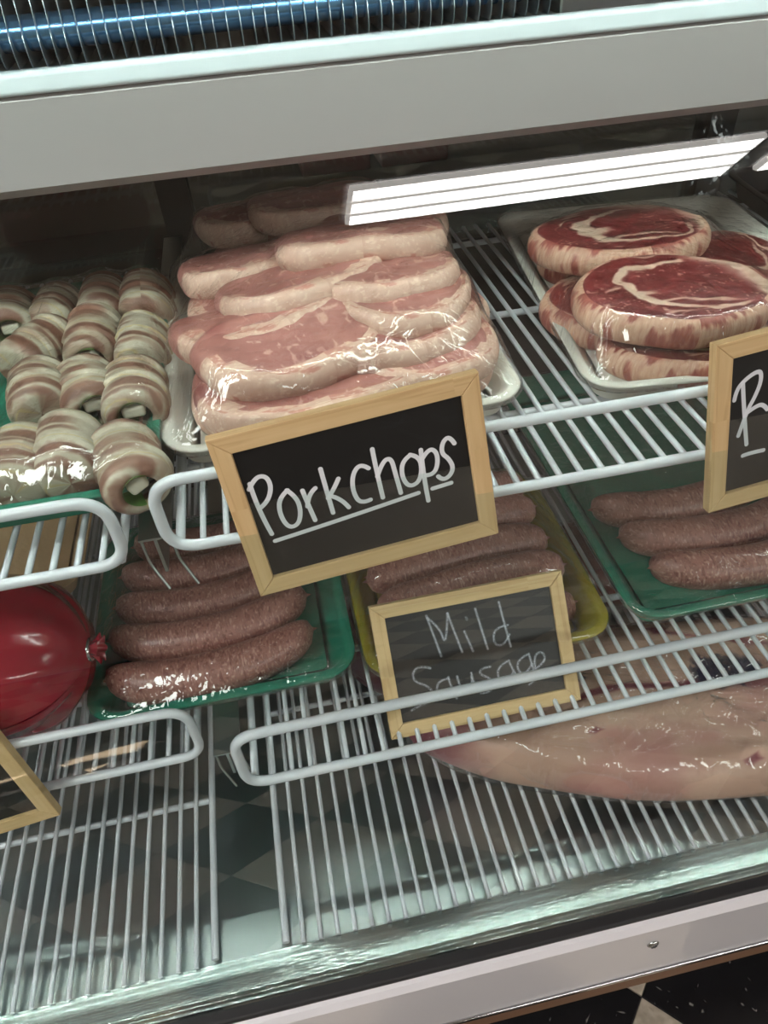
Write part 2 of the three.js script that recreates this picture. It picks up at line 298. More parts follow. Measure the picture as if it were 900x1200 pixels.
function filmOver(tray, things, label, opt = {}) {
  const [w, l, H] = tray.userData.size, N = 96, inv = tray.matrixWorld.clone().invert(), ob = new Float32Array(N * N).fill(-1), v = new THREE.Vector3();
  const cw = w + 0.01, cl = l + 0.01, put = (x, y, z) => { const i = Math.round((x / cw + 0.5) * (N - 1)), j = Math.round((z / cl + 0.5) * (N - 1)); if (i >= 0 && j >= 0 && i < N && j < N) ob[j * N + i] = Math.max(ob[j * N + i], y); };
  for (const t of things) { t.updateMatrixWorld(true); t.traverse((o) => { if (!o.isMesh) return; const p = o.geometry.attributes.position; for (let k = 0; k < p.count; k++) { v.fromBufferAttribute(p, k).applyMatrix4(o.matrixWorld).applyMatrix4(inv); put(v.x, v.y + 0.0012, v.z); } }); }
  for (const [x, z] of rrect(w, l, 0.032, 6)) for (let k = 0; k < 1; k++) put(x, H + 0.001, z);
  const inside = (i, j) => { const x = Math.abs((i / (N - 1) - 0.5) * cw), z = Math.abs((j / (N - 1) - 0.5) * cl); return x < w / 2 - 0.001 && z < l / 2 - 0.001; };
  let a = new Float32Array(N * N), b = new Float32Array(N * N);
  for (let i = 0; i < N * N; i++) a[i] = Math.max(H + 0.001, ob[i]);
  for (let it = 0; it < 260; it++) {
    for (let j = 0; j < N; j++) for (let i = 0; i < N; i++) { const k = j * N + i; if (!inside(i, j)) { b[k] = H + 0.001; continue; } b[k] = Math.max(ob[k], (a[k - 1] + a[k + 1] + a[k - N] + a[k + N]) / 4); }
    [a, b] = [b, a];
  }
  const at = (x, z) => { const fi = Math.min(N - 1.001, Math.max(0, (x / cw + 0.5) * (N - 1))), fj = Math.min(N - 1.001, Math.max(0, (z / cl + 0.5) * (N - 1))), i = Math.floor(fi), j = Math.floor(fj), u = fi - i, q = fj - j, k = j * N + i; return a[k] * (1 - u) * (1 - q) + a[k + 1] * u * (1 - q) + a[k + N] * (1 - u) * q + a[k + N + 1] * u * q; };
  const out = rrect(w + 0.001, l + 0.001, 0.033, 6), rings = [], K = 44, sd = rnd() * 50;
  for (let k = 1; k <= K; k++) rings.push(out.map(([x, z], q) => {
    const t = k / K, X = x * t, Z = z * t, ed = sm(0.6, 0.95, t) * (1 - sm(0.97, 1, t)), th = Math.atan2(z, x);
    const wr = 0.003 * ed * (vn(th * 14 + sd, t * 3) - 0.5) + 0.003 * (1 - sm(0.96, 1, t)) * fbm(X * 45 + sd, Z * 45, 3);
    return [X, at(X, Z) + 0.0008 + wr, Z];
  }));
  const sk = (ins, y) => rrect(w - 2 * ins, l - 2 * ins, 0.033, 6).map(([x, z], q) => [x + 0.0006 * (vn(q * 0.9, 3) - 0.5), y + 0.0006 * vn(q, 9), z]);
  rings.push(sk(-0.0016, H - 0.002), sk(-0.001, H - 0.006), sk(0.007, H * 0.6), sk(0.008 + H * 0.44, 0.0015));
  const g = ringsGeo(rings, false), uv = g.attributes.uv; for (let i = 0; i < uv.count; i++) uv.setXY(i, uv.getX(i) * 5 + sd, uv.getY(i) * 5);
  const c = g.attributes.position.count;           // close the middle
  const o = new THREE.Mesh(g, M.film); o.name = numbered('plastic_wrap'); o.userData = { label, category: 'plastic wrap' }; o.position.copy(tray.position); o.rotation.copy(tray.rotation); scene.add(o); return o;
}

// ───────── slabs of meat: a rounded plate with its own outline; returns the flat faces and the rim as two geometries
function slab({ R, th, nt = 64, nr = 10, ns = 8, y = () => 0, rough = 0, uvs = [1, 1], rho = null, split = 0 }) {
  const rh = rho || th / 2, rings = [], tag = [];
  for (let k = 0; k <= nr; k++) { rings.push([k / nr, 0, 1]); tag.push(0); }
  for (let k = 1; k < ns; k++) { rings.push([1, k / ns, 1]); tag.push(1); }
  for (let k = nr; k >= 0; k--) { rings.push([k / nr, 1, -1]); tag.push(2); }
  const P = [], sd = rnd() * 100;
  for (const [k, f] of rings) for (let j = 0; j < nt; j++) {
    const a = j / nt * 2 * Math.PI, [ox, oz] = R(a), len = Math.hypot(ox, oz), fi = Math.PI / 2 - f * Math.PI, ins = (len - rh * (1 - Math.cos(fi))) / len * k;
    const x = ox * ins, z = oz * ins; let yy = th / 2 * Math.sin(fi);
    if (f === 0 || f === 1) yy += (f ? -1 : 1) * rough * (fbm(x * 70 + sd, z * 70, 3) - 0.5) * Math.min(1, (1 - k) * 4 + 0.2);
    const bump = f > 0 && f < 1 ? 1 + rough * 4 * (fbm(j * 0.35 + sd, f * 5, 2) - 0.5) : 1;
    P.push([x * bump, yy + y(x, z), z * bump]);
  }
  const tri = [], nR = rings.length;
  for (let i = 0; i + 1 < nR; i++) for (let j = 0; j < nt; j++) { const p = i * nt + j, q = i * nt + (j + 1) % nt; tri.push([p, q, p + nt, i, j], [q, q + nt, p + nt, i, j]); }
  const full = new THREE.BufferGeometry(); full.setAttribute('position', new THREE.Float32BufferAttribute(P.flat(), 3)); full.setIndex(tri.flatMap((t) => t.slice(0, 3))); full.computeVertexNormals();
  const nrm = full.attributes.normal;
  const build = (sel, uvf) => {
    const pos = [], no = [], uv = [];
    for (const t of tri) if (sel(t[3], t[4])) for (let q = 0; q < 3; q++) { const v = t[q]; pos.push(...P[v]); no.push(nrm.getX(v), nrm.getY(v), nrm.getZ(v)); const i = Math.floor(v / nt); let j = v % nt; if (j === 0 && t[4] === nt - 1) j = nt; uv.push(...uvf(P[v], i, j)); }
    const g = new THREE.BufferGeometry(); g.setAttribute('position', new THREE.Float32BufferAttribute(pos, 3)); g.setAttribute('normal', new THREE.Float32BufferAttribute(no, 3)); g.setAttribute('uv', new THREE.Float32BufferAttribute(uv, 2)); return g;
  };
  const isRim = (i, j) => i >= nr - split && i < nr + ns + split, planar = (p) => [p[0] / uvs[0] + 0.5, p[2] / uvs[1] + 0.5], around = (p, i, j) => [j / nt * 4, (i - nr) / ns];
  return { build, isRim, planar, around, nt, nr, ns };
}

// ───────── colours of the meats
const porkLean = tex(512, 512, (u, v) => {
  let c = mix3([164, 104, 98], [194, 136, 126], fbm(u * 8, v * 8, 5, 8)); c = mix3(c, [222, 184, 170], 0.8 * sm(0.78, 0.93, ridge(u * 14 + 2 * v, v * 8, 3)));
  return mix3(c, [146, 76, 74], 0.7 * sm(0.55, 0.8, fbm(u * 5 + 40, v * 5, 3, 64)));
});
const porkFat = tex(512, 256, (u, v) => {
  let c = mix3([206, 164, 146], [230, 198, 180], fbm(u * 20, v * 4, 4, 32)); c = mix3(c, [186, 116, 104], 0.7 * sm(0.56, 0.74, fbm(u * 9 + 20, v * 3, 3, 64)));
  return mix3(c, [240, 216, 196], 0.6 * sm(0.6, 0.8, fbm(u * 40, v * 16, 2, 64)));
});
const sausageTex = tex(512, 256, (u, v) => {
  let c = mix3([140, 92, 84], [176, 124, 112], fbm(u * 40, v * 20, 3, 64)); const s = vn(u * 128, v * 64, 128), s2 = vn(u * 90 + 40, v * 45 + 11, 256);
  c = mix3(c, [206, 168, 152], 0.75 * sm(0.68, 0.84, s)); return mix3(c, [112, 58, 54], 0.65 * sm(0.7, 0.85, s2));
});
const baconTex = tex(512, 1024, (u, v) => {
  const s = v * 4, k = Math.floor(s), f = s - k, q = f + 0.5 * (fbm(u * 4 + k * 9, s * 1.6, 4, 64) - 0.5), n = vn(u * 3 + k * 7, 2, 64);
  const lean = Math.max(sm(0.06, 0.2, q) * (1 - sm(0.30 + 0.25 * n, 0.44 + 0.25 * n, q)) * sm(0.1, 0.4, vn(u * 5, k * 5 + 3, 64)), 0.8 * sm(0.62, 0.7, q) * (1 - sm(0.76, 0.86, q)) * sm(0.3, 0.6, vn(u * 4, k * 3 + 9, 64)));
  const fat = mix3(mix3([166, 154, 134], [206, 198, 180], fbm(u * 20, s * 6, 4, 64)), [158, 132, 114], 0.75 * sm(0.45, 0.7, fbm(u * 6 + 20, s * 3, 4, 64))), le = mix3([108, 70, 56], [146, 106, 90], fbm(u * 14, s * 10, 4, 64));
  return mix3(mix3(fat, [190, 166, 108], 0.6 * sm(0.94, 0.99, f)), le, Math.min(1, lean * (0.7 + 0.6 * fbm(u * 10, s * 3 + 50, 2, 64))));
});
function ribeye(sd) {
  return tex(640, 640, (u, v) => {
    let x = (u - 0.5) * 2, y = (v - 0.5) * 2; x += 0.4 * (fbm(u * 4 + sd, v * 4, 4) - 0.5); y += 0.4 * (fbm(u * 4 + sd + 40, v * 4, 4) - 0.5);
    const r = Math.hypot(x, y), th = Math.atan2(y, x), lean = mix3([98, 26, 30], [136, 52, 52], fbm(u * 12, v * 12 + sd, 4)), fat = mix3([206, 172, 150], [230, 204, 184], fbm(u * 22, v * 22 + sd, 4));
    let f = sm(0.90 - 0.06 * vn(th * 1.2 + sd, 1) - 0.26 * Math.pow(Math.max(0, Math.cos(th + 0.7)), 3), 0.97, r);      // outer fat, thick on one side
    const e = Math.hypot((x - 0.2) / 0.66, (y + 0.06) / 0.68), et = Math.atan2(y + 0.06, x - 0.2), wid = 0.012 + 0.06 * Math.pow(Math.max(0, Math.cos(et - 2.9)), 2) + 0.03 * vn(et * 2 + sd, 5);
    f = Math.max(f, (1 - sm(wid * 0.6, wid + 0.02, Math.abs(e - 1) * 0.66)) * sm(0.2, 0.45, vn(et * 1.5 + 3, sd) + 0.6 * Math.max(0, -Math.cos(et))));   // seam round the eye
    f = Math.max(f, 1 - sm(0.03, 0.13, Math.hypot((x + 0.36) * 0.7, y - 0.05) - 0.03));                                   // kernel of fat
    f = Math.max(f, (1 - sm(0.02, 0.06, Math.abs(y - 0.38 - 0.5 * (x - 0.1) * (x - 0.1)))) * sm(-0.45, -0.2, x) * (1 - sm(0.3, 0.6, x)) * 0.9);
    const cap = sm(1.08, 1.2, e); f = Math.max(f, cap * 0.85 * sm(0.86, 0.95, ridge(r * 5 + sd, th * 0.8 + 9, 2)));
    f = Math.max(f, 0.55 * sm(0.87, 0.96, ridge(u * 6 + sd, v * 8, 4)), 0.6 * sm(0.72, 0.82, vn(u * 60 + sd, v * 60)) * sm(0.5, 0.72, fbm(u * 7, v * 7 + sd, 2)));
    return mix3(lean, fat, Math.min(1, f));
  });
}
const steakRim = tex(1024, 128, (u, v) => {
  const n = fbm(u * 14, v * 1.5, 4, 16), fat = mix3([206, 156, 132], [228, 196, 172], fbm(u * 50, v * 6, 3, 64)), le = mix3([128, 46, 44], [170, 84, 74], fbm(u * 34, v * 5, 3, 128));
  return mix3(fat, le, Math.min(0.92, sm(0.46, 0.68, n) * 0.75 + 0.15 * sm(0.6, 0.9, ridge(u * 60, v * 2))));
});
const loinTex = tex(1024, 512, (u, v) => {
  let c = mix3([190, 150, 134], [214, 182, 162], fbm(u * 6, v * 5, 5)); c = mix3(c, [176, 112, 112], 0.55 * sm(0.5, 0.72, fbm(u * 5 + 9, v * 4 + 30, 4)));
  c = mix3(c, [118, 40, 60], 0.85 * sm(0.88, 0.97, ridge(u * 4 + 0.6 * fbm(u * 6, v * 6), v * 3 + 7, 2)));
  const ink = (cx, cy, rx, ry) => (1 - sm(0.6, 1.0, Math.hypot((u - cx) / rx, (v - cy) / ry) + 0.8 * (fbm(u * 40, v * 12, 3) - 0.5))) * sm(0.35, 0.5, fbm(u * 60, v * 16 + 9, 3));
  c = mix3(c, [30, 32, 62], 0.9 * Math.max(ink(0.57, 0.42, 0.075, 0.10), ink(0.31, 0.40, 0.035, 0.06)));
  return mix3(c, [128, 46, 70], 0.8 * (1 - sm(0.04, 0.13 + 0.08 * fbm(u * 9, v * 14, 3), u)));
});
const darkMeat = tex(512, 512, (u, v) => mix3(mix3([84, 30, 34], [124, 60, 56], fbm(u * 4, v * 12, 5)), [168, 124, 112], 0.7 * sm(0.86, 0.96, ridge(u * 3, v * 9, 3))));
const purpleMeat = tex(256, 256, (u, v) => mix3(mix3([80, 26, 44], [120, 52, 70], fbm(u * 6, v * 6, 4)), [150, 100, 110], 0.6 * sm(0.85, 0.96, ridge(u * 5, v * 5, 3))));
Object.assign(M, {
  porkLean: mat({ map: porkLean, roughness: 0.42, bumpMap: porkLean, bumpScale: 0.0008 }), porkFat: mat({ map: porkFat, roughness: 0.4, bumpMap: porkFat, bumpScale: 0.0006 }),
  sausage: mat({ map: sausageTex, roughness: 0.42, bumpMap: sausageTex, bumpScale: 0.0008, clearcoat: 0.25, clearcoatRoughness: 0.25 }),
  bacon: mat({ map: baconTex, roughness: 0.45, bumpMap: baconTex, bumpScale: 0.0006 }), pepper: mat({ color: 0x4d7332, roughness: 0.35 }), cheese: mat({ color: 0xe9e4cf, roughness: 0.6 }),
  steakRim: mat({ map: steakRim, roughness: 0.4, bumpMap: steakRim, bumpScale: 0.0012 }), loin: mat({ map: loinTex, roughness: 0.45, bumpMap: loinTex, bumpScale: 0.001 }),
  darkMeat: mat({ map: darkMeat, roughness: 0.4, bumpMap: darkMeat, bumpScale: 0.001 }), purple: mat({ map: purpleMeat, roughness: 0.35 }),
  redCasing: mat({ color: 0x930f28, roughness: 0.22, clearcoat: 0.6, clearcoatRoughness: 0.08 }),
  pine: null,
});
const steakFaces = [3, 17, 29].map((s) => mat({ map: ribeye(s), roughness: 0.4 }));

// ───────── upper left: bacon wrapped peppers in a green tray
{
  const tr = foamTray('green foam tray full of bacon wrapped peppers', M.foamGreen, -0.252, -0.344, 0.605, 0.30, 0.385, 0.028);
  const items = [];
  const px = [[143, 545, 0.3], [73, 535, 0.15], [10, 548, 0.1], [153, 466, 0.02], [97, 458, 0.25], [37, 462, 0.2], [163, 402, 0], [103, 396, 0.08], [37, 408, -0.5], [168, 352, 0], [116, 350, 0.05], [57, 362, 0], [6, 372, 0.1],
    [176, 312, 0], [128, 312, 0], [82, 316, 0.1], [40, 326, 0], [2, 334, 0]];
  const pos = px.map(([x, y, a]) => [atH(x, y, -0.302).add(new THREE.Vector3(0, 0, -0.018)), a]);
  for (let r = 0; r < 5; r++) for (let c = 0; c < 2; c++) { const p = W(-0.335 - c * 0.047, -0.302, 0.46 + r * 0.075); if (!pos.some(([q]) => Math.hypot(q.x - p.x, q.z - p.z) < 0.04)) pos.push([p, rr(-0.2, 0.2)]); }
  const nth = ['first', 'second', 'third', 'fourth', 'fifth', 'sixth', 'seventh'], seen = {};
  pos.sort((a, b) => b[0].x - a[0].x);
  for (const [p, yaw] of pos) {
    if (-p.z > 0.775 || p.x < -0.385) continue;
    const row = Math.max(0, Math.min(6, Math.round((-p.z - 0.462) / 0.066))), col = seen[row] = (seen[row] ?? -1) + 1, label = `${nth[row]} row from the glass, ${nth[col]} from the pork chops`;
    const t = thing('bacon_wrapped_pepper', `bacon roll on a stuffed pepper, ${label}`, 'bacon roll', 'bacon wrapped peppers in the green tray');
    const L = rr(0.068, 0.076), r0 = rr(0.0235, 0.0265), turns = rr(2.0, 2.7), off = rnd() * 4, nu = 36, nv = 40, P = [], uv = [], idx = [], sd = rnd() * 90;
    const open = rnd() < 0.45;
    for (let j = 0; j <= nv; j++) for (let i = 0; i <= nu; i++) {
      const v = Math.min(1, Math.max(0, (j - 2) / (nv - 4))), a = i / nu * 2 * Math.PI - Math.PI / 2, pp = v * turns + i / nu, fr = pp - Math.floor(pp), e = Math.abs(2 * v - 1);
      let r = r0 * (1 - 0.32 * Math.pow(e, 7)) + 0.0024 * fr * (1 - Math.pow(e, 8)) + 0.0022 * (fbm(v * 4 + sd, Math.cos(a) + 3, 2) - 0.5);
      if (j < 2 || j > nv - 2) r *= (open && j > nv - 2 ? 0.75 : j === 0 || j === nv ? 0.02 : 0.6);
      P.push(r * Math.cos(a), r * Math.sin(a) * 0.92, (v - 0.5) * L - (j === nv && open ? 0.006 : 0)); uv.push(i / nu + off, (pp + off) / 4);
    }
    for (let j = 0; j < nv; j++) for (let i = 0; i < nu; i++) { const k = j * (nu + 1) + i; idx.push(k, k + 1, k + nu + 1, k + 1, k + nu + 2, k + nu + 1); }
    const g = new THREE.BufferGeometry(); g.setAttribute('position', new THREE.Float32BufferAttribute(P, 3)); g.setAttribute('uv', new THREE.Float32BufferAttribute(uv, 2)); g.setIndex(idx); g.computeVertexNormals();
    part('bacon', g, M.bacon, t);
    if (open) {
      const pep = new THREE.CylinderGeometry(0.0125, 0.0125, L * 0.5, 20, 2, true, Math.PI * 0.9, Math.PI * 1.2); pep.rotateX(Math.PI / 2).rotateZ(-0.5); pep.translate(0, 0.001, L * 0.25 + 0.001);
      part('pepper', pep, M.pepper, t, 'green pepper showing at the end');
      const ch = new RoundedBoxGeometry(rr(0.014, 0.019), 0.010, 0.03, 2, 0.003); ch.rotateZ(rr(-0.3, 0.3)); ch.translate(0, 0.003, L / 2 - 0.0165); part('cheese', ch, M.cheese, t, 'white cheese filling');
    }
    t.position.set(p.x, EYE - 0.344 + 0.004 + r0 * 0.95 + rr(0, 0.004), p.z); t.rotation.set(rr(-0.06, 0.06), yaw + rr(-0.06, 0.06), open ? rr(-0.25, 0.25) : rr(-1, 1)); items.push(t);
  }
  filmOver(tr, items, 'clear plastic wrap stretched over the bacon wrapped peppers');
}

// ───────── pork chops in a white tray
{
  const tr = foamTray('white foam tray heaped with raw pork chops', M.foamWhite, 0.045, -0.344, 0.64, 0.295, 0.375, 0.024, 0.0);
  const items = [];
  // pixel of the middle of the fat edge, height, yaw, length, depth, arch of the fat edge (+ bulges to the front), tilt, label
  const chops = [
    [275, 505, -0.325, 0.0, 0.13, 0.12, 0.2, 0.0, 'pork chop lying flat under the heap in the corner by the bacon tray'], [500, 470, -0.325, 0.0, 0.14, 0.12, 0.2, 0.0, 'pork chop lying flat under the heap in the corner by the steaks'],
    [285, 420, -0.322, 0.1, 0.15, 0.12, 0.2, 0.0, 'pork chop under the heap along the bacon tray side'], [500, 400, -0.322, 0.0, 0.14, 0.12, 0.2, 0.0, 'pork chop under the heap along the steak tray side'],
    [300, 330, -0.318, 0.1, 0.15, 0.12, 0.2, 0.0, 'pork chop at the back under the heap by the bacon tray'], [460, 320, -0.318, 0.0, 0.14, 0.12, 0.2, 0.0, 'pork chop at the back under the heap by the steaks'],
    [350, 488, -0.304, 0.16, 0.200, 0.09, 0.35, 0.10, 'long pork chop right behind the top edge of the Porkchops board'], [535, 445, -0.304, 0.34, 0.125, 0.10, 0.3, -0.1, 'reddish pork chop above the corner of the Porkchops board'],
    [352, 440, -0.288, 0.48, 0.168, 0.11, 0.30, -0.10, 'broad pork chop showing its lean face in the middle of the heap'], [495, 415, -0.286, 0.22, 0.160, 0.10, 0.5, 0.12, 'pork chop with a long fat band on the steak side of the heap'],
    [300, 390, -0.276, 0.50, 0.160, 0.10, 0.2, 0.18, 'pork chop with a straight fat band behind the broad lean chop'], [497, 377, -0.272, 0.14, 0.130, 0.10, 1.1, 0.10, 'pork chop with a curved U shaped fat edge on the steak side'],
    [345, 344, -0.264, 0.40, 0.165, 0.10, 0.1, 0.18, 'pork chop with a pale fat band high on the heap'], [475, 343, -0.262, 0.10, 0.130, 0.10, 0.4, 0.18, 'pork chop with a short fat band above the U shaped one'],
    [240, 385, -0.294, -0.05, 0.095, 0.09, 0.3, 0.10, 'small pork chop with a reddish end beside the bacon tray'], [262, 325, -0.272, 0.35, 0.125, 0.09, 0.1, 0.15, 'pork chop end with white fat and red meat by the bacon tray'],
    [385, 300, -0.254, -0.05, 0.165, 0.10, -0.5, 0.15, 'pork chop with an arched pale fat edge on top of the heap'], [455, 285, -0.262, -0.05, 0.135, 0.09, 0.5, 0.12, 'pork chop with a sagging fat edge at the back of the heap'],
    [345, 255, -0.262, 0.2, 0.150, 0.09, 0.3, 0.05, 'pork chop at the very back of the heap under the lamp reflection'], [270, 270, -0.278, 0.3, 0.12, 0.09, 0.3, 0.05, 'shaded pork chop at the back corner by the bacon tray'],
  ];
  for (const [x, y, h, yaw, L, D, arch, tilt, label] of chops) {
    const t = thing('pork_chop', label, 'pork chop', 'pork chops heaped in the white tray');
    const sd = rnd() * 30;
    const R = (a) => {                              // z is the front, where the fat edge runs
      const c = Math.cos(a), s = Math.sin(a), q = 1 + 0.12 * (vn(a * 1.1 + sd, 4) - 0.5); let X = L / 2 * Math.sign(c) * Math.pow(Math.abs(c), 0.8) * q, Z = D / 2 * Math.sign(s) * Math.pow(Math.abs(s), 0.75) * q * (s < 0 ? 1 - 0.25 * Math.cos(a + 0.6) : 1);
      return [X, Z];
    };
    const th = rr(0.023, 0.027), S = slab({ R, th, nt: 72, nr: 10, ns: 8, rough: 0.005, uvs: [0.17, 0.17], rho: 0.0075, y: (X, Z) => 0.006 * (fbm(X * 25 + sd, Z * 25, 2) - 0.5) });
    const front = (i, j) => { const a = j / S.nt; return i >= S.nr - 2 + Math.round(vn(j * 0.2 + sd, 3)) && i < S.nr + S.ns + 1 && a > 0.015 && a < 0.5; };
    const bend = (g) => { const p = g.attributes.position; for (let k = 0; k < p.count; k++) p.setZ(k, p.getZ(k) + arch * 1.1 * (L / 4 * 0.25 - p.getX(k) * p.getX(k) / L) ); g.computeBoundingSphere(); return g; };
    const g1 = bend(S.build((i, j) => !front(i, j), S.planar)), g2 = bend(S.build(front, S.around));
    part('lean_meat', g1, M.porkLean, t); part('fat_edge', g2, M.porkFat, t, 'pale pinkish fat edge');
    const p = atH(x < 400 ? x + 42 : x + 4, y, h);
    t.rotation.set(-tilt, yaw, 0, 'YXZ'); t.updateMatrix();
    const f = new THREE.Vector3(0, 0, D / 2).applyQuaternion(t.quaternion); t.position.copy(p).sub(f); items.push(t);
  }
  filmOver(tr, items, 'clear plastic wrap stretched over the pork chops');
}

// ───────── ribeye steaks in a cream tray
{
  const yaw = -0.115, tr = foamTray('cream foam tray holding marbled ribeye steaks', M.foamWhite, 0.405, -0.344, 0.632, 0.285, 0.40, 0.022, yaw);
  const items = [];
  const list = [[724, 345, -0.3265, 0.3, 0.14, 0.13, 0, 0], [858, 300, -0.3265, 1.2, 0.14, 0.12, 0, 1], [820, 390, -0.3265, -0.1, 0.176, 0.112, 0, 2], [905, 370, -0.322, 0.5, 0.13, 0.12, 0.05, 1],
    [690, 288, -0.3265, 0.9, 0.12, 0.11, 0, 2], [728, 266, -0.292, 0.15, 0.180, 0.135, -0.02, 0], [792, 334, -0.292, -0.05, 0.176, 0.13, 0.06, 2]];
  const low = ['marbled steak under the top steaks along the pork chop side', 'marbled steak under the top steaks along the black tray', 'marbled steak under the nearest top steak at the glass end of the tray', 'marbled steak behind the letter R board under the top steak', 'marbled steak end sticking out at the back under the top steak'];
  for (const [x, y, h, rot, L, D, tilt, face] of list) {
    const t = thing('ribeye_steak', h > -0.3 ? (face ? 'top ribeye steak lying on the other steaks beside the chalkboard' : 'top ribeye steak with a thick fat edge behind the other top steak') : low.shift(), 'steak', h > -0.3 ? undefined : 'lower steaks in the cream tray');
    const sd = rnd() * 30, R = (a) => { const q = 1 + 0.16 * (vn(a * 1.15 + sd, 2) * 0.6 + vn(Math.cos(a) * 2 + 5, Math.sin(a) * 2 + sd) * 0.6 - 0.6); return [L / 2 * Math.cos(a) * q, D / 2 * Math.sin(a) * q]; };
    const S = slab({ R, th: 0.027, nt: 80, nr: 12, ns: 8, rough: 0.003, uvs: [L * 0.98, D * 0.98], rho: 0.009, y: (X, Z) => 0.004 * (fbm(X * 16 + sd, Z * 16, 2) - 0.5) });
    part('meat', S.build((i, j) => !S.isRim(i, j), S.planar), steakFaces[face], t); part('fat_edge', S.build(S.isRim, S.around), M.steakRim, t, 'edge of pale fat and red meat');
    const p = atH(x, y, h + 0.0135); t.position.set(p.x, p.y - 0.0135, p.z); t.rotation.set(tilt, rot + yaw, 0, 'YXZ'); items.push(t);
  }
  filmOver(tr, items, 'clear plastic wrap stretched over the ribeye steaks');
  const bt = foamTray('black glossy tray beside the cream steak tray', M.foamBlack, 0.70, -0.344, 0.66, 0.25, 0.40, 0.03, yaw);
  const t = thing('meat_cut', 'purplish red meat cut lying in the black tray', 'meat');
  const S = slab({ R: (a) => { const q = 1 + 0.22 * (vn(Math.cos(a) * 2 + 4, Math.sin(a) * 2 + 7) - 0.5); return [0.088 * Math.cos(a) * q, 0.14 * Math.sin(a) * q]; }, th: 0.034, nt: 64, nr: 10, ns: 8, rough: 0.008, uvs: [0.2, 0.3], rho: 0.012, y: (X, Z) => 0.008 * (fbm(X * 14 + 3, Z * 14, 3) - 0.5) });
  part('meat', S.build(() => true, S.planar), M.purple, t); t.position.copy(W(0.70, -0.344 + 0.025, 0.66)); t.rotation.y = yaw;
}

// ───────── sausages
function sausage(group, label, p, L, r, bend, yaw, roll = 0, tip = 1) {
  const t = thing('sausage', label, 'sausage', group), nv = 44, nu = 22, P = [], uv = [], idx = [], sd = rnd() * 60;
  for (let j = 0; j <= nv; j++) {
    const v = j / nv, s = 2 * v - 1, e = Math.pow(Math.max(0, 1 - Math.pow(Math.abs(s), 7)), 0.5), x = s * L / 2, zc = bend * (s * s - 0.4) * L * 0.5 + 0.003 * (vn(v * 4 + sd, 1) - 0.5), yc = 0.002 * (vn(v * 3 + sd, 8) - 0.5);
    for (let i = 0; i <= nu; i++) { const a = i / nu * 2 * Math.PI - Math.PI / 2, q = r * e * (1 + 0.07 * (fbm(v * 7 + sd, 3 + Math.cos(a), 2) - 0.5)); P.push(x, yc + q * Math.sin(a), zc + q * Math.cos(a)); uv.push(v * 1.3 + sd, i / nu * 0.8); }
  }
  for (let j = 0; j < nv; j++) for (let i = 0; i < nu; i++) { const k = j * (nu + 1) + i; idx.push(k, k + nu + 1, k + 1, k + 1, k + nu + 1, k + nu + 2); }
  const g = new THREE.BufferGeometry(); g.setAttribute('position', new THREE.Float32BufferAttribute(P, 3)); g.setAttribute('uv', new THREE.Float32BufferAttribute(uv, 2)); g.setIndex(idx); g.computeVertexNormals();
  part('link', g, M.sausage, t);
  for (const s of [-1, 1]) { const c = new THREE.ConeGeometry(0.0025, 0.006, 8); c.rotateZ(-s * Math.PI / 2); c.translate(s * (L / 2 + 0.001), 0, bend * 0.6 * L * 0.5); part('casing_tip', c, M.sausage, t); }
  t.position.copy(p); t.rotation.set(roll, yaw, 0, 'YXZ'); return t;
}
{
  const SR = 0.0212, nth = ['first', 'second', 'third', 'fourth', 'fifth', 'sixth'];
  // left green tray
  const a = foamTray('green foam tray with a row of sausages beside the red log', M.foamGreen, -0.105, -0.587, 0.525, 0.255, 0.262, 0.03), ia = [];
  for (let k = 0; k < 5; k++) ia.push(sausage('sausages in the green tray by the red log', `${nth[k]} sausage from the glass in the green tray by the red log`, W(-0.116 + rr(-0.004, 0.004) + k * 0.003, -0.583 + SR + (k === 0 ? 0 : 0.004) + 0.001 * k, 0.437 + k * 0.0432), 0.205 - 0.002 * k, SR, -0.24, 0.05 + rr(-0.02, 0.02)));
  filmOver(a, ia, 'clear plastic wrap over the sausages next to the red log');
  // yellow tray
  const b = foamTray('yellow foam tray of sausages behind the lower chalkboard', M.foamYellow, 0.152, -0.587, 0.505, 0.246, 0.25, 0.03), ib = [], G = 'sausages in the yellow tray';
  for (let k = 0; k < 5; k++) ib.push(sausage(G, `lower layer sausage in the yellow tray, ${nth[k]} from the chalkboard`, W(0.150 + rr(-0.004, 0.004), -0.583 + SR, 0.425 + k * 0.042), 0.198, SR, -0.04, rr(-0.03, 0.03)));
  for (let k = 0; k < 4; k++) ib.push(sausage(G, `top layer sausage in the yellow tray, ${nth[k]} from the chalkboard`, W(0.144 + rr(-0.006, 0.006), -0.583 + SR + 0.034, 0.445 + k * 0.0425), 0.196, SR, 0.06, 0.10 + rr(-0.04, 0.04)));
  filmOver(b, ib, 'clear plastic wrap over the sausages in the yellow tray');
  // right green tray
  const c = foamTray('long green foam tray with sausages in its front half', M.foamGreen, 0.437, -0.587, 0.61, 0.285, 0.45, 0.032), ic = [];
  for (let k = 0; k < 3; k++) ic.push(sausage('sausages in the long green tray', `${nth[k]} sausage from the glass in the long green tray`, W(0.456 - 0.014 * k, -0.583 + SR + 0.005 * k, 0.442 + k * 0.0455), 0.225, SR + 0.001, -0.24, 0.04 + rr(-0.02, 0.02)));
  filmOver(c, ic, 'clear plastic wrap over the sausages in the long green tray');
}

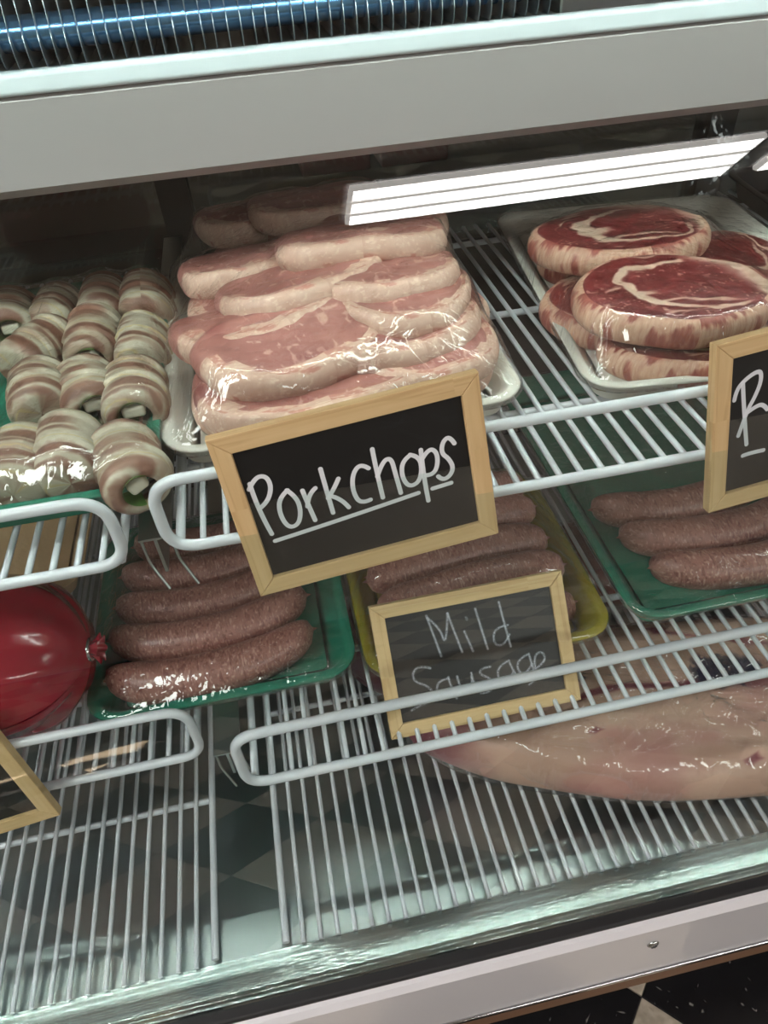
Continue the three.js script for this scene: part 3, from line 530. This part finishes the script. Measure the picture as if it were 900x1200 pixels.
// ───────── the red cased log and the tan tray behind it
{
  const t = thing('deli_log', 'shiny red cased deli log with a gathered tied end', 'deli meat'), L = 0.30, r0 = 0.08, nv = 70, nu = 64, P = [], idx = [];
  for (let j = 0; j <= nv; j++) for (let i = 0; i <= nu; i++) {
    const v = j / nv, s = 2 * v - 1, a = i / nu * 2 * Math.PI, e = Math.pow(Math.max(0, 1 - Math.pow(Math.abs(s), 4.2)), 0.55), near = sm(0.3, 1, Math.abs(s));
    const fold = near * (0.10 * (ridge(a * 2.2 + 3, v * 3, 2) - 0.6) + 0.05 * Math.sin(a * 9 + 2)) * Math.min(1, (1 - Math.abs(s)) * 9 + 0.2), lump = 0.09 * (vn(Math.cos(a) * 1.5 + 8, Math.sin(a) * 1.5 + v * 3) - 0.5);
    const r = Math.max(0.007, r0 * e * (1 + fold + lump)); P.push(s * L / 2, r * Math.sin(a) * 0.97, r * Math.cos(a));
  }
  for (let j = 0; j < nv; j++) for (let i = 0; i < nu; i++) { const k = j * (nu + 1) + i; idx.push(k, k + nu + 1, k + 1, k + 1, k + nu + 1, k + nu + 2); }
  const g = new THREE.BufferGeometry(); g.setAttribute('position', new THREE.Float32BufferAttribute(P, 3)); g.setIndex(idx); g.computeVertexNormals();
  part('casing', g, M.redCasing, t);
  const ring = new THREE.TorusGeometry(0.0085, 0.0026, 8, 20); ring.rotateY(Math.PI / 2); ring.translate(L / 2 - 0.001, 0, 0); part('clip', ring, M.chrome, t, 'metal clip on the gathered end');
  const tail = []; for (let k = 0; k <= 8; k++) tail.push(new THREE.Vector2(0.006 + 0.006 * (k / 8), k / 8 * 0.009)); const tg = new THREE.LatheGeometry(tail, 40), tp = tg.attributes.position;
  for (let k = 0; k < tp.count; k++) { const a = Math.atan2(tp.getZ(k), tp.getX(k)), q = 1 + 0.25 * Math.sin(a * 7) * tp.getY(k) / 0.009; tp.setX(k, tp.getX(k) * q); tp.setZ(k, tp.getZ(k) * q); } tg.rotateZ(-Math.PI / 2); tg.translate(L / 2, 0, 0); tg.computeVertexNormals(); part('casing_tail', tg, M.redCasing, t, 'ruffled end of the casing');
  t.position.copy(W(-0.362, HML + 0.003 + 0.0795, 0.455)); t.rotation.y = -0.10;
  const tt = foamTray('tan foam tray lying behind the red log', M.foamTan, -0.365, HML + 0.003, 0.675, 0.22, 0.20, 0.03);
}

// ───────── big wrapped meats on the floor rack
{
  const mk = (name, label, m, R, th, uvs, y, bagLabel) => {
    const t = thing(name, label, 'meat'), o = { R, th, nt: 96, nr: 22, ns: 12, rough: 0.006, uvs, rho: th * 0.5, y };
    const S = slab(o); part('meat', S.build(() => true, S.planar), m, t);
    const B = slab({ ...o, R: (a) => R(a).map((v) => v * 1.012), th: th + 0.010, rough: 0.030 }); const g = B.build(() => true, (p) => [p[0] * 3, p[2] * 3]); part('plastic_bag', g, M.bag, t, bagLabel); return t;
  };
  const a = mk('meat_slab', 'large pale pink meat slab in clear wrinkled plastic on the floor rack', M.loin, (q) => { const c = Math.cos(q), s = Math.sin(q), X = 0.31 * Math.sign(c) * Math.pow(Math.abs(c), 0.85), t = Math.max(0, -X / 0.31); return [X, 0.108 * Math.sign(s) * Math.pow(Math.abs(s), 0.85) * (1 - 0.5 * t * t) * (1 + 0.1 * (vn(q * 2, 5) - 0.5))]; }, 0.072, [0.64, 0.23], (X, Z) => 0.010 * (fbm(X * 9, Z * 9 + 4, 3) - 0.5) - 0.12 * Math.max(0, -X - 0.12) * 0.4, 'clear wrinkled vacuum bag');
  a.position.copy(W(0.372, HD + 0.043, 0.372)); a.rotation.y = -0.16;
  const b = mk('dark_meat_cut', 'dark red wrapped meat cut behind the pale slab', M.darkMeat, (q) => [0.21 * Math.cos(q), 0.075 * Math.sin(q)], 0.062, [0.44, 0.17], () => 0, 'clear plastic bag');
  b.position.copy(W(0.46, HD + 0.037, 0.60)); b.rotation.y = -0.05;
  const c = mk('purple_meat_cut', 'purplish wrapped meat cut behind the tip of the pale slab', M.purple, (q) => [0.075 * Math.cos(q), 0.085 * Math.sin(q)], 0.06, [0.16, 0.18], () => 0, 'clear plastic bag');
  c.position.copy(W(0.085, HD + 0.036, 0.55)); c.rotation.y = -0.1;
}

// ───────── chalkboard signs
const pineTex = tex(512, 128, (u, v) => { const g = fbm(u * 3, v * 26, 4, 64), l = ridge(u * 1.5 + 0.3 * fbm(u * 4, v * 8), v * 14, 2); return mix3(mix3([196, 164, 116], [214, 186, 140], g), [176, 140, 94], 0.45 * sm(0.7, 0.95, l)); });
M.pine = mat({ map: pineTex, roughness: 0.55 });
function boardTexture(strokes, map, width, color, chalk, dust) {
  const cw = 1024, chh = 696, cv = document.createElement('canvas'); cv.width = cw; cv.height = chh; const x = cv.getContext('2d');
  x.fillStyle = '#0b0c0e'; x.fillRect(0, 0, cw, chh);
  let s2 = 5; const q = () => { s2 = (s2 * 1664525 + 1013904223) >>> 0; return s2 / 4294967296; };
  for (let i = 0; i < dust; i++) { x.fillStyle = `rgba(190,195,205,${0.03 + 0.10 * q() * q()})`; const a = q() * cw, b = q() * chh; x.fillRect(a, b, 1 + q() * 3, 1 + q() * 2); }
  for (let i = 0; i < 26; i++) { x.strokeStyle = `rgba(120,130,150,${0.02 + 0.04 * q()})`; x.lineWidth = 10 + 30 * q(); x.beginPath(); const a = q() * cw, b = q() * chh; x.moveTo(a, b); x.quadraticCurveTo(a + 150 * (q() - 0.5), b + 80, a + 260 * (q() - 0.5), b + 160 * (q() - 0.5)); x.stroke(); }
  x.lineCap = x.lineJoin = 'round';
  for (const st of strokes) {
    const p = st.map(([a, b]) => { const [u, v] = map(a, b); return [u * cw, v * chh]; });
    for (let pass = 0; pass < (chalk ? 3 : 1); pass++) {
      x.strokeStyle = chalk ? `rgba(${color},${[0.35, 0.4, 0.5][pass]})` : `rgba(${color},0.96)`; x.lineWidth = width * (chalk ? [1.5, 1, 0.5][pass] : 1);
      x.beginPath(); x.moveTo(...p[0]); if (p.length === 2) x.lineTo(...p[1]); for (let i = 1; i < p.length - 1; i++) { const e = i === p.length - 2 ? p[i + 1] : [(p[i][0] + p[i + 1][0]) / 2, (p[i][1] + p[i + 1][1]) / 2]; x.quadraticCurveTo(p[i][0], p[i][1], e[0], e[1]); } x.stroke();
    }
    if (chalk) for (let i = 0; i < p.length - 1; i++) for (let k = 0; k < 46; k++) { const f = q(); x.fillStyle = 'rgba(20,21,24,0.55)'; x.fillRect(p[i][0] + (p[i + 1][0] - p[i][0]) * f + (q() - 0.5) * width * 1.4, p[i][1] + (p[i + 1][1] - p[i][1]) * f + (q() - 0.5) * width * 1.4, 2 + 3 * q(), 2 + 3 * q()); }
  }
  const t = new THREE.CanvasTexture(cv); t.colorSpace = THREE.SRGBColorSpace; return t;
}
const affine = (o, tr, bl) => (a, b) => { const e = [tr[0] - o[0], tr[1] - o[1]], f = [bl[0] - o[0], bl[1] - o[1]], det = e[0] * f[1] - e[1] * f[0], p = a - o[0], q = b - o[1]; return [(p * f[1] - q * f[0]) / det, (q * e[0] - p * e[1]) / det]; };
function sign(label, corner, ex, ey, w, h, texture) {      // corner: top left; ex to the right, ey down
  const t = thing('chalkboard_sign', label, 'sign'), fw = 0.0128, th = 0.0085;
  ex = ex.clone().normalize(); ey = ey.clone().addScaledVector(ex, -ey.dot(ex)).normalize(); const ez = new THREE.Vector3().crossVectors(ex, ey.clone().negate());
  t.quaternion.setFromRotationMatrix(new THREE.Matrix4().makeBasis(ex, ey.clone().negate(), ez)); t.position.copy(corner).addScaledVector(ex, w / 2).addScaledVector(ey, h);
  const rail = (pts, along) => {
    const g = new THREE.ExtrudeGeometry(new THREE.Shape(pts.map((p) => new THREE.Vector2(...p))), { depth: th - 0.0016, bevelEnabled: true, bevelSize: 0.0008, bevelThickness: 0.0008, bevelOffset: -0.0008, bevelSegments: 2 }); g.translate(0, 0, 0.0008 - th);
    const p = g.attributes.position, uv = g.attributes.uv; for (let i = 0; i < p.count; i++) uv.setXY(i, (along ? p.getY(i) : p.getX(i)) * 6 + w * 9, (along ? p.getX(i) : p.getY(i)) * 14 + p.getZ(i) * 20); part('frame_rail', g, M.pine, t);
  };
  const a = w / 2, b = h, i = 0.0002;
  rail([[-a, b], [a, b], [a - fw, b - fw], [-a + fw, b - fw]], 0); rail([[-a, 0], [-a + fw, fw], [a - fw, fw], [a, 0]], 0);
  rail([[-a, 0], [-a, b], [-a + fw, b - fw], [-a + fw, fw]], 1); rail([[a, 0], [a - fw, fw], [a - fw, b - fw], [a, b]], 1);
  const g = new THREE.BoxGeometry(w - 2 * fw, h - 2 * fw, 0.003); g.translate(0, h / 2, -th + 0.0035); const blank = mat({ color: 0x17181b, roughness: 0.35 });
  const board = new THREE.Mesh(g, [blank, blank, blank, blank, mat({ map: texture, roughness: 0.42 }), blank]); board.name = 'board'; t.add(board); return t;
}
{
  // Porkchops
  const st = [[[160, 338], [178, 395], [222, 466]], [[158, 352], [172, 322], [204, 316], [220, 345], [208, 385], [186, 400]],
    [[264, 352], [240, 372], [244, 415], [270, 450], [299, 440], [304, 405], [290, 368], [262, 352]], [[306, 352], [326, 392], [346, 428]], [[322, 392], [322, 362], [342, 345]],
    [[354, 297], [374, 350], [397, 408]], [[406, 320], [394, 350], [380, 370]], [[384, 364], [416, 368], [442, 393]], [[490, 292], [466, 280], [445, 308], [450, 352], [476, 385], [504, 372]],
    [[496, 245], [514, 300], [540, 366]], [[518, 312], [528, 274], [552, 264], [568, 300], [592, 353]], [[608, 256], [586, 270], [588, 308], [612, 337], [642, 326], [647, 290], [632, 258], [606, 256]],
    [[636, 243], [654, 310], [678, 372]], [[644, 264], [658, 238], [684, 246], [692, 280], [682, 304], [662, 306]], [[732, 224], [714, 206], [696, 222], [698, 250], [722, 262], [740, 284], [734, 306], [712, 318], [698, 308]],
    [[232, 485], [430, 424], [645, 352]], [[686, 340], [740, 324]]];
  const tx = boardTexture(st, affine([112, 262], [728, 107], [228, 580]), 22, '232,234,238', false, 260);
  const L = [0.366, -0.26, 0.208], P = (x, y) => atLean(x, y, ...L), tl = P(240, 517), tr = P(560, 437), bl = P(305, 700), br = P(585, 625);
  sign('wood framed chalkboard with Porkchops lettered in white', tl, tr.clone().sub(tl).add(br.clone().sub(bl)), bl.clone().sub(tl).add(br.clone().sub(tr)), (tl.distanceTo(tr) + bl.distanceTo(br)) / 2, (tl.distanceTo(bl) + tr.distanceTo(br)) / 2, tx);
  // Mild Sausage
  const ms = [[[300, 405], [322, 462], [346, 526]], [[304, 412], [340, 440], [356, 490], [362, 440], [362, 398]], [[362, 398], [384, 455], [408, 514]], [[413, 452], [426, 480], [440, 512]], [[417, 410], [420, 416]], [[444, 384], [462, 440], [484, 506]],
    [[542, 434], [508, 440], [498, 472], [510, 498], [538, 490], [548, 462]], [[514, 364], [532, 430], [553, 499]],
    [[314, 562], [284, 553], [260, 575], [270, 604], [302, 612], [325, 634], [318, 664], [288, 672], [262, 688]], [[368, 594], [340, 598], [332, 632], [352, 652], [376, 628]], [[368, 590], [378, 625], [394, 654]],
    [[394, 588], [406, 632], [428, 640], [442, 606], [436, 578]], [[438, 590], [456, 634]], [[492, 560], [466, 563], [460, 582], [492, 594], [508, 615], [490, 640], [466, 640]], [[542, 545], [514, 560], [518, 602], [546, 610], [562, 578]], [[548, 542], [562, 575], [582, 603]],
    [[602, 525], [574, 540], [576, 576], [602, 586], [619, 553]], [[608, 522], [624, 570], [632, 606], [612, 616]], [[632, 566], [662, 546], [650, 513], [624, 526], [630, 576], [652, 600], [677, 584]]];
  const tx2 = boardTexture(ms, affine([178, 410], [665, 315], [235, 725]), 13, '196,200,214', true, 500);
  const L2 = [0.342, -0.588, 0.8], Q = (x, y) => atLean(x, y, ...L2), a = Q(432, 712), b = Q(658, 669), c = Q(460, 868), d = Q(682, 820);
  sign('wood framed chalkboard with Mild Sausage in faint chalk', a, b.clone().sub(a).add(d.clone().sub(c)), c.clone().sub(a).add(d.clone().sub(b)), (a.distanceTo(b) + c.distanceTo(d)) / 2, (a.distanceTo(c) + b.distanceTo(d)) / 2, tx2);
  // R...
  const rs = [[[465, 443], [472, 388], [512, 335], [562, 296], [592, 292], [596, 350], [566, 440], [536, 500], [498, 645]], [[503, 350], [518, 500], [545, 698]], [[540, 512], [580, 480], [618, 470], [640, 500]], [[530, 765], [565, 750], [640, 738]]];
  const tx3 = boardTexture(rs, (x, y) => [(x - 434) / 1000, (y - 215 + (x - 434) * 0.25) / 770], 22, '226,228,234', false, 260);
  const e = P(840, 405), f = P(900, 389), g = P(845, 597), h2 = P(900, 587.5);
  sign('wood framed chalkboard with a white letter R in front of the steaks', e, f.clone().sub(e), g.clone().sub(e), 0.172, e.distanceTo(g), tx3);
  // the one below the red log
  const L4 = [0.345, -0.54, 0.2], S = (x, y) => atLean(x, y, ...L4), BR = S(41, 963), up = S(0, 884).sub(BR).normalize(), lf = S(0, 976).sub(BR).normalize(), w = 0.172, hh = 0.13;
  sign('wood framed blank chalkboard corner below the red log', BR.clone().addScaledVector(up, hh).addScaledVector(lf, w), lf.clone().negate(), up.clone().negate(), w, hh, boardTexture([], null, 1, '0,0,0', false, 120));
}

// ───────── behind the case
{
  const t = thing('back_counter', 'dark work counter behind the case', 'counter');
  part('top', box(CX0, CX1 + 0.6, -0.46, -0.42, 1.25, 1.85, 0.005), M.inner, t); part('cabinet', box(CX0 + 0.02, CX1 + 0.58, -EYE, -0.46, 1.3, 1.83), M.dark, t);
  for (const [x, w, q] of [[0.165, 0.13, 'left'], [0.315, 0.13, 'right']]) { const b = thing('red_box', q === 'left' ? 'dark red box on the back counter on the bacon tray side' : 'dark red box on the back counter on the steak side', 'box', 'red boxes behind the case'); part('carton', box(x - w / 2, x + w / 2, -0.42, -0.20, 1.4, 1.52, 0.004), mat({ color: 0x7c2426, roughness: 0.5 }), b); part('lid', box(x - w / 2 - 0.002, x + w / 2 + 0.002, -0.20, -0.19, 1.398, 1.522, 0.003), mat({ color: 0x64201f, roughness: 0.5 }), b); }
}
scene.traverse((o) => { if (o.isMesh) { o.castShadow = !(o.material.transmission > 0); o.receiveShadow = true; } });
renderer.render(scene, camera);
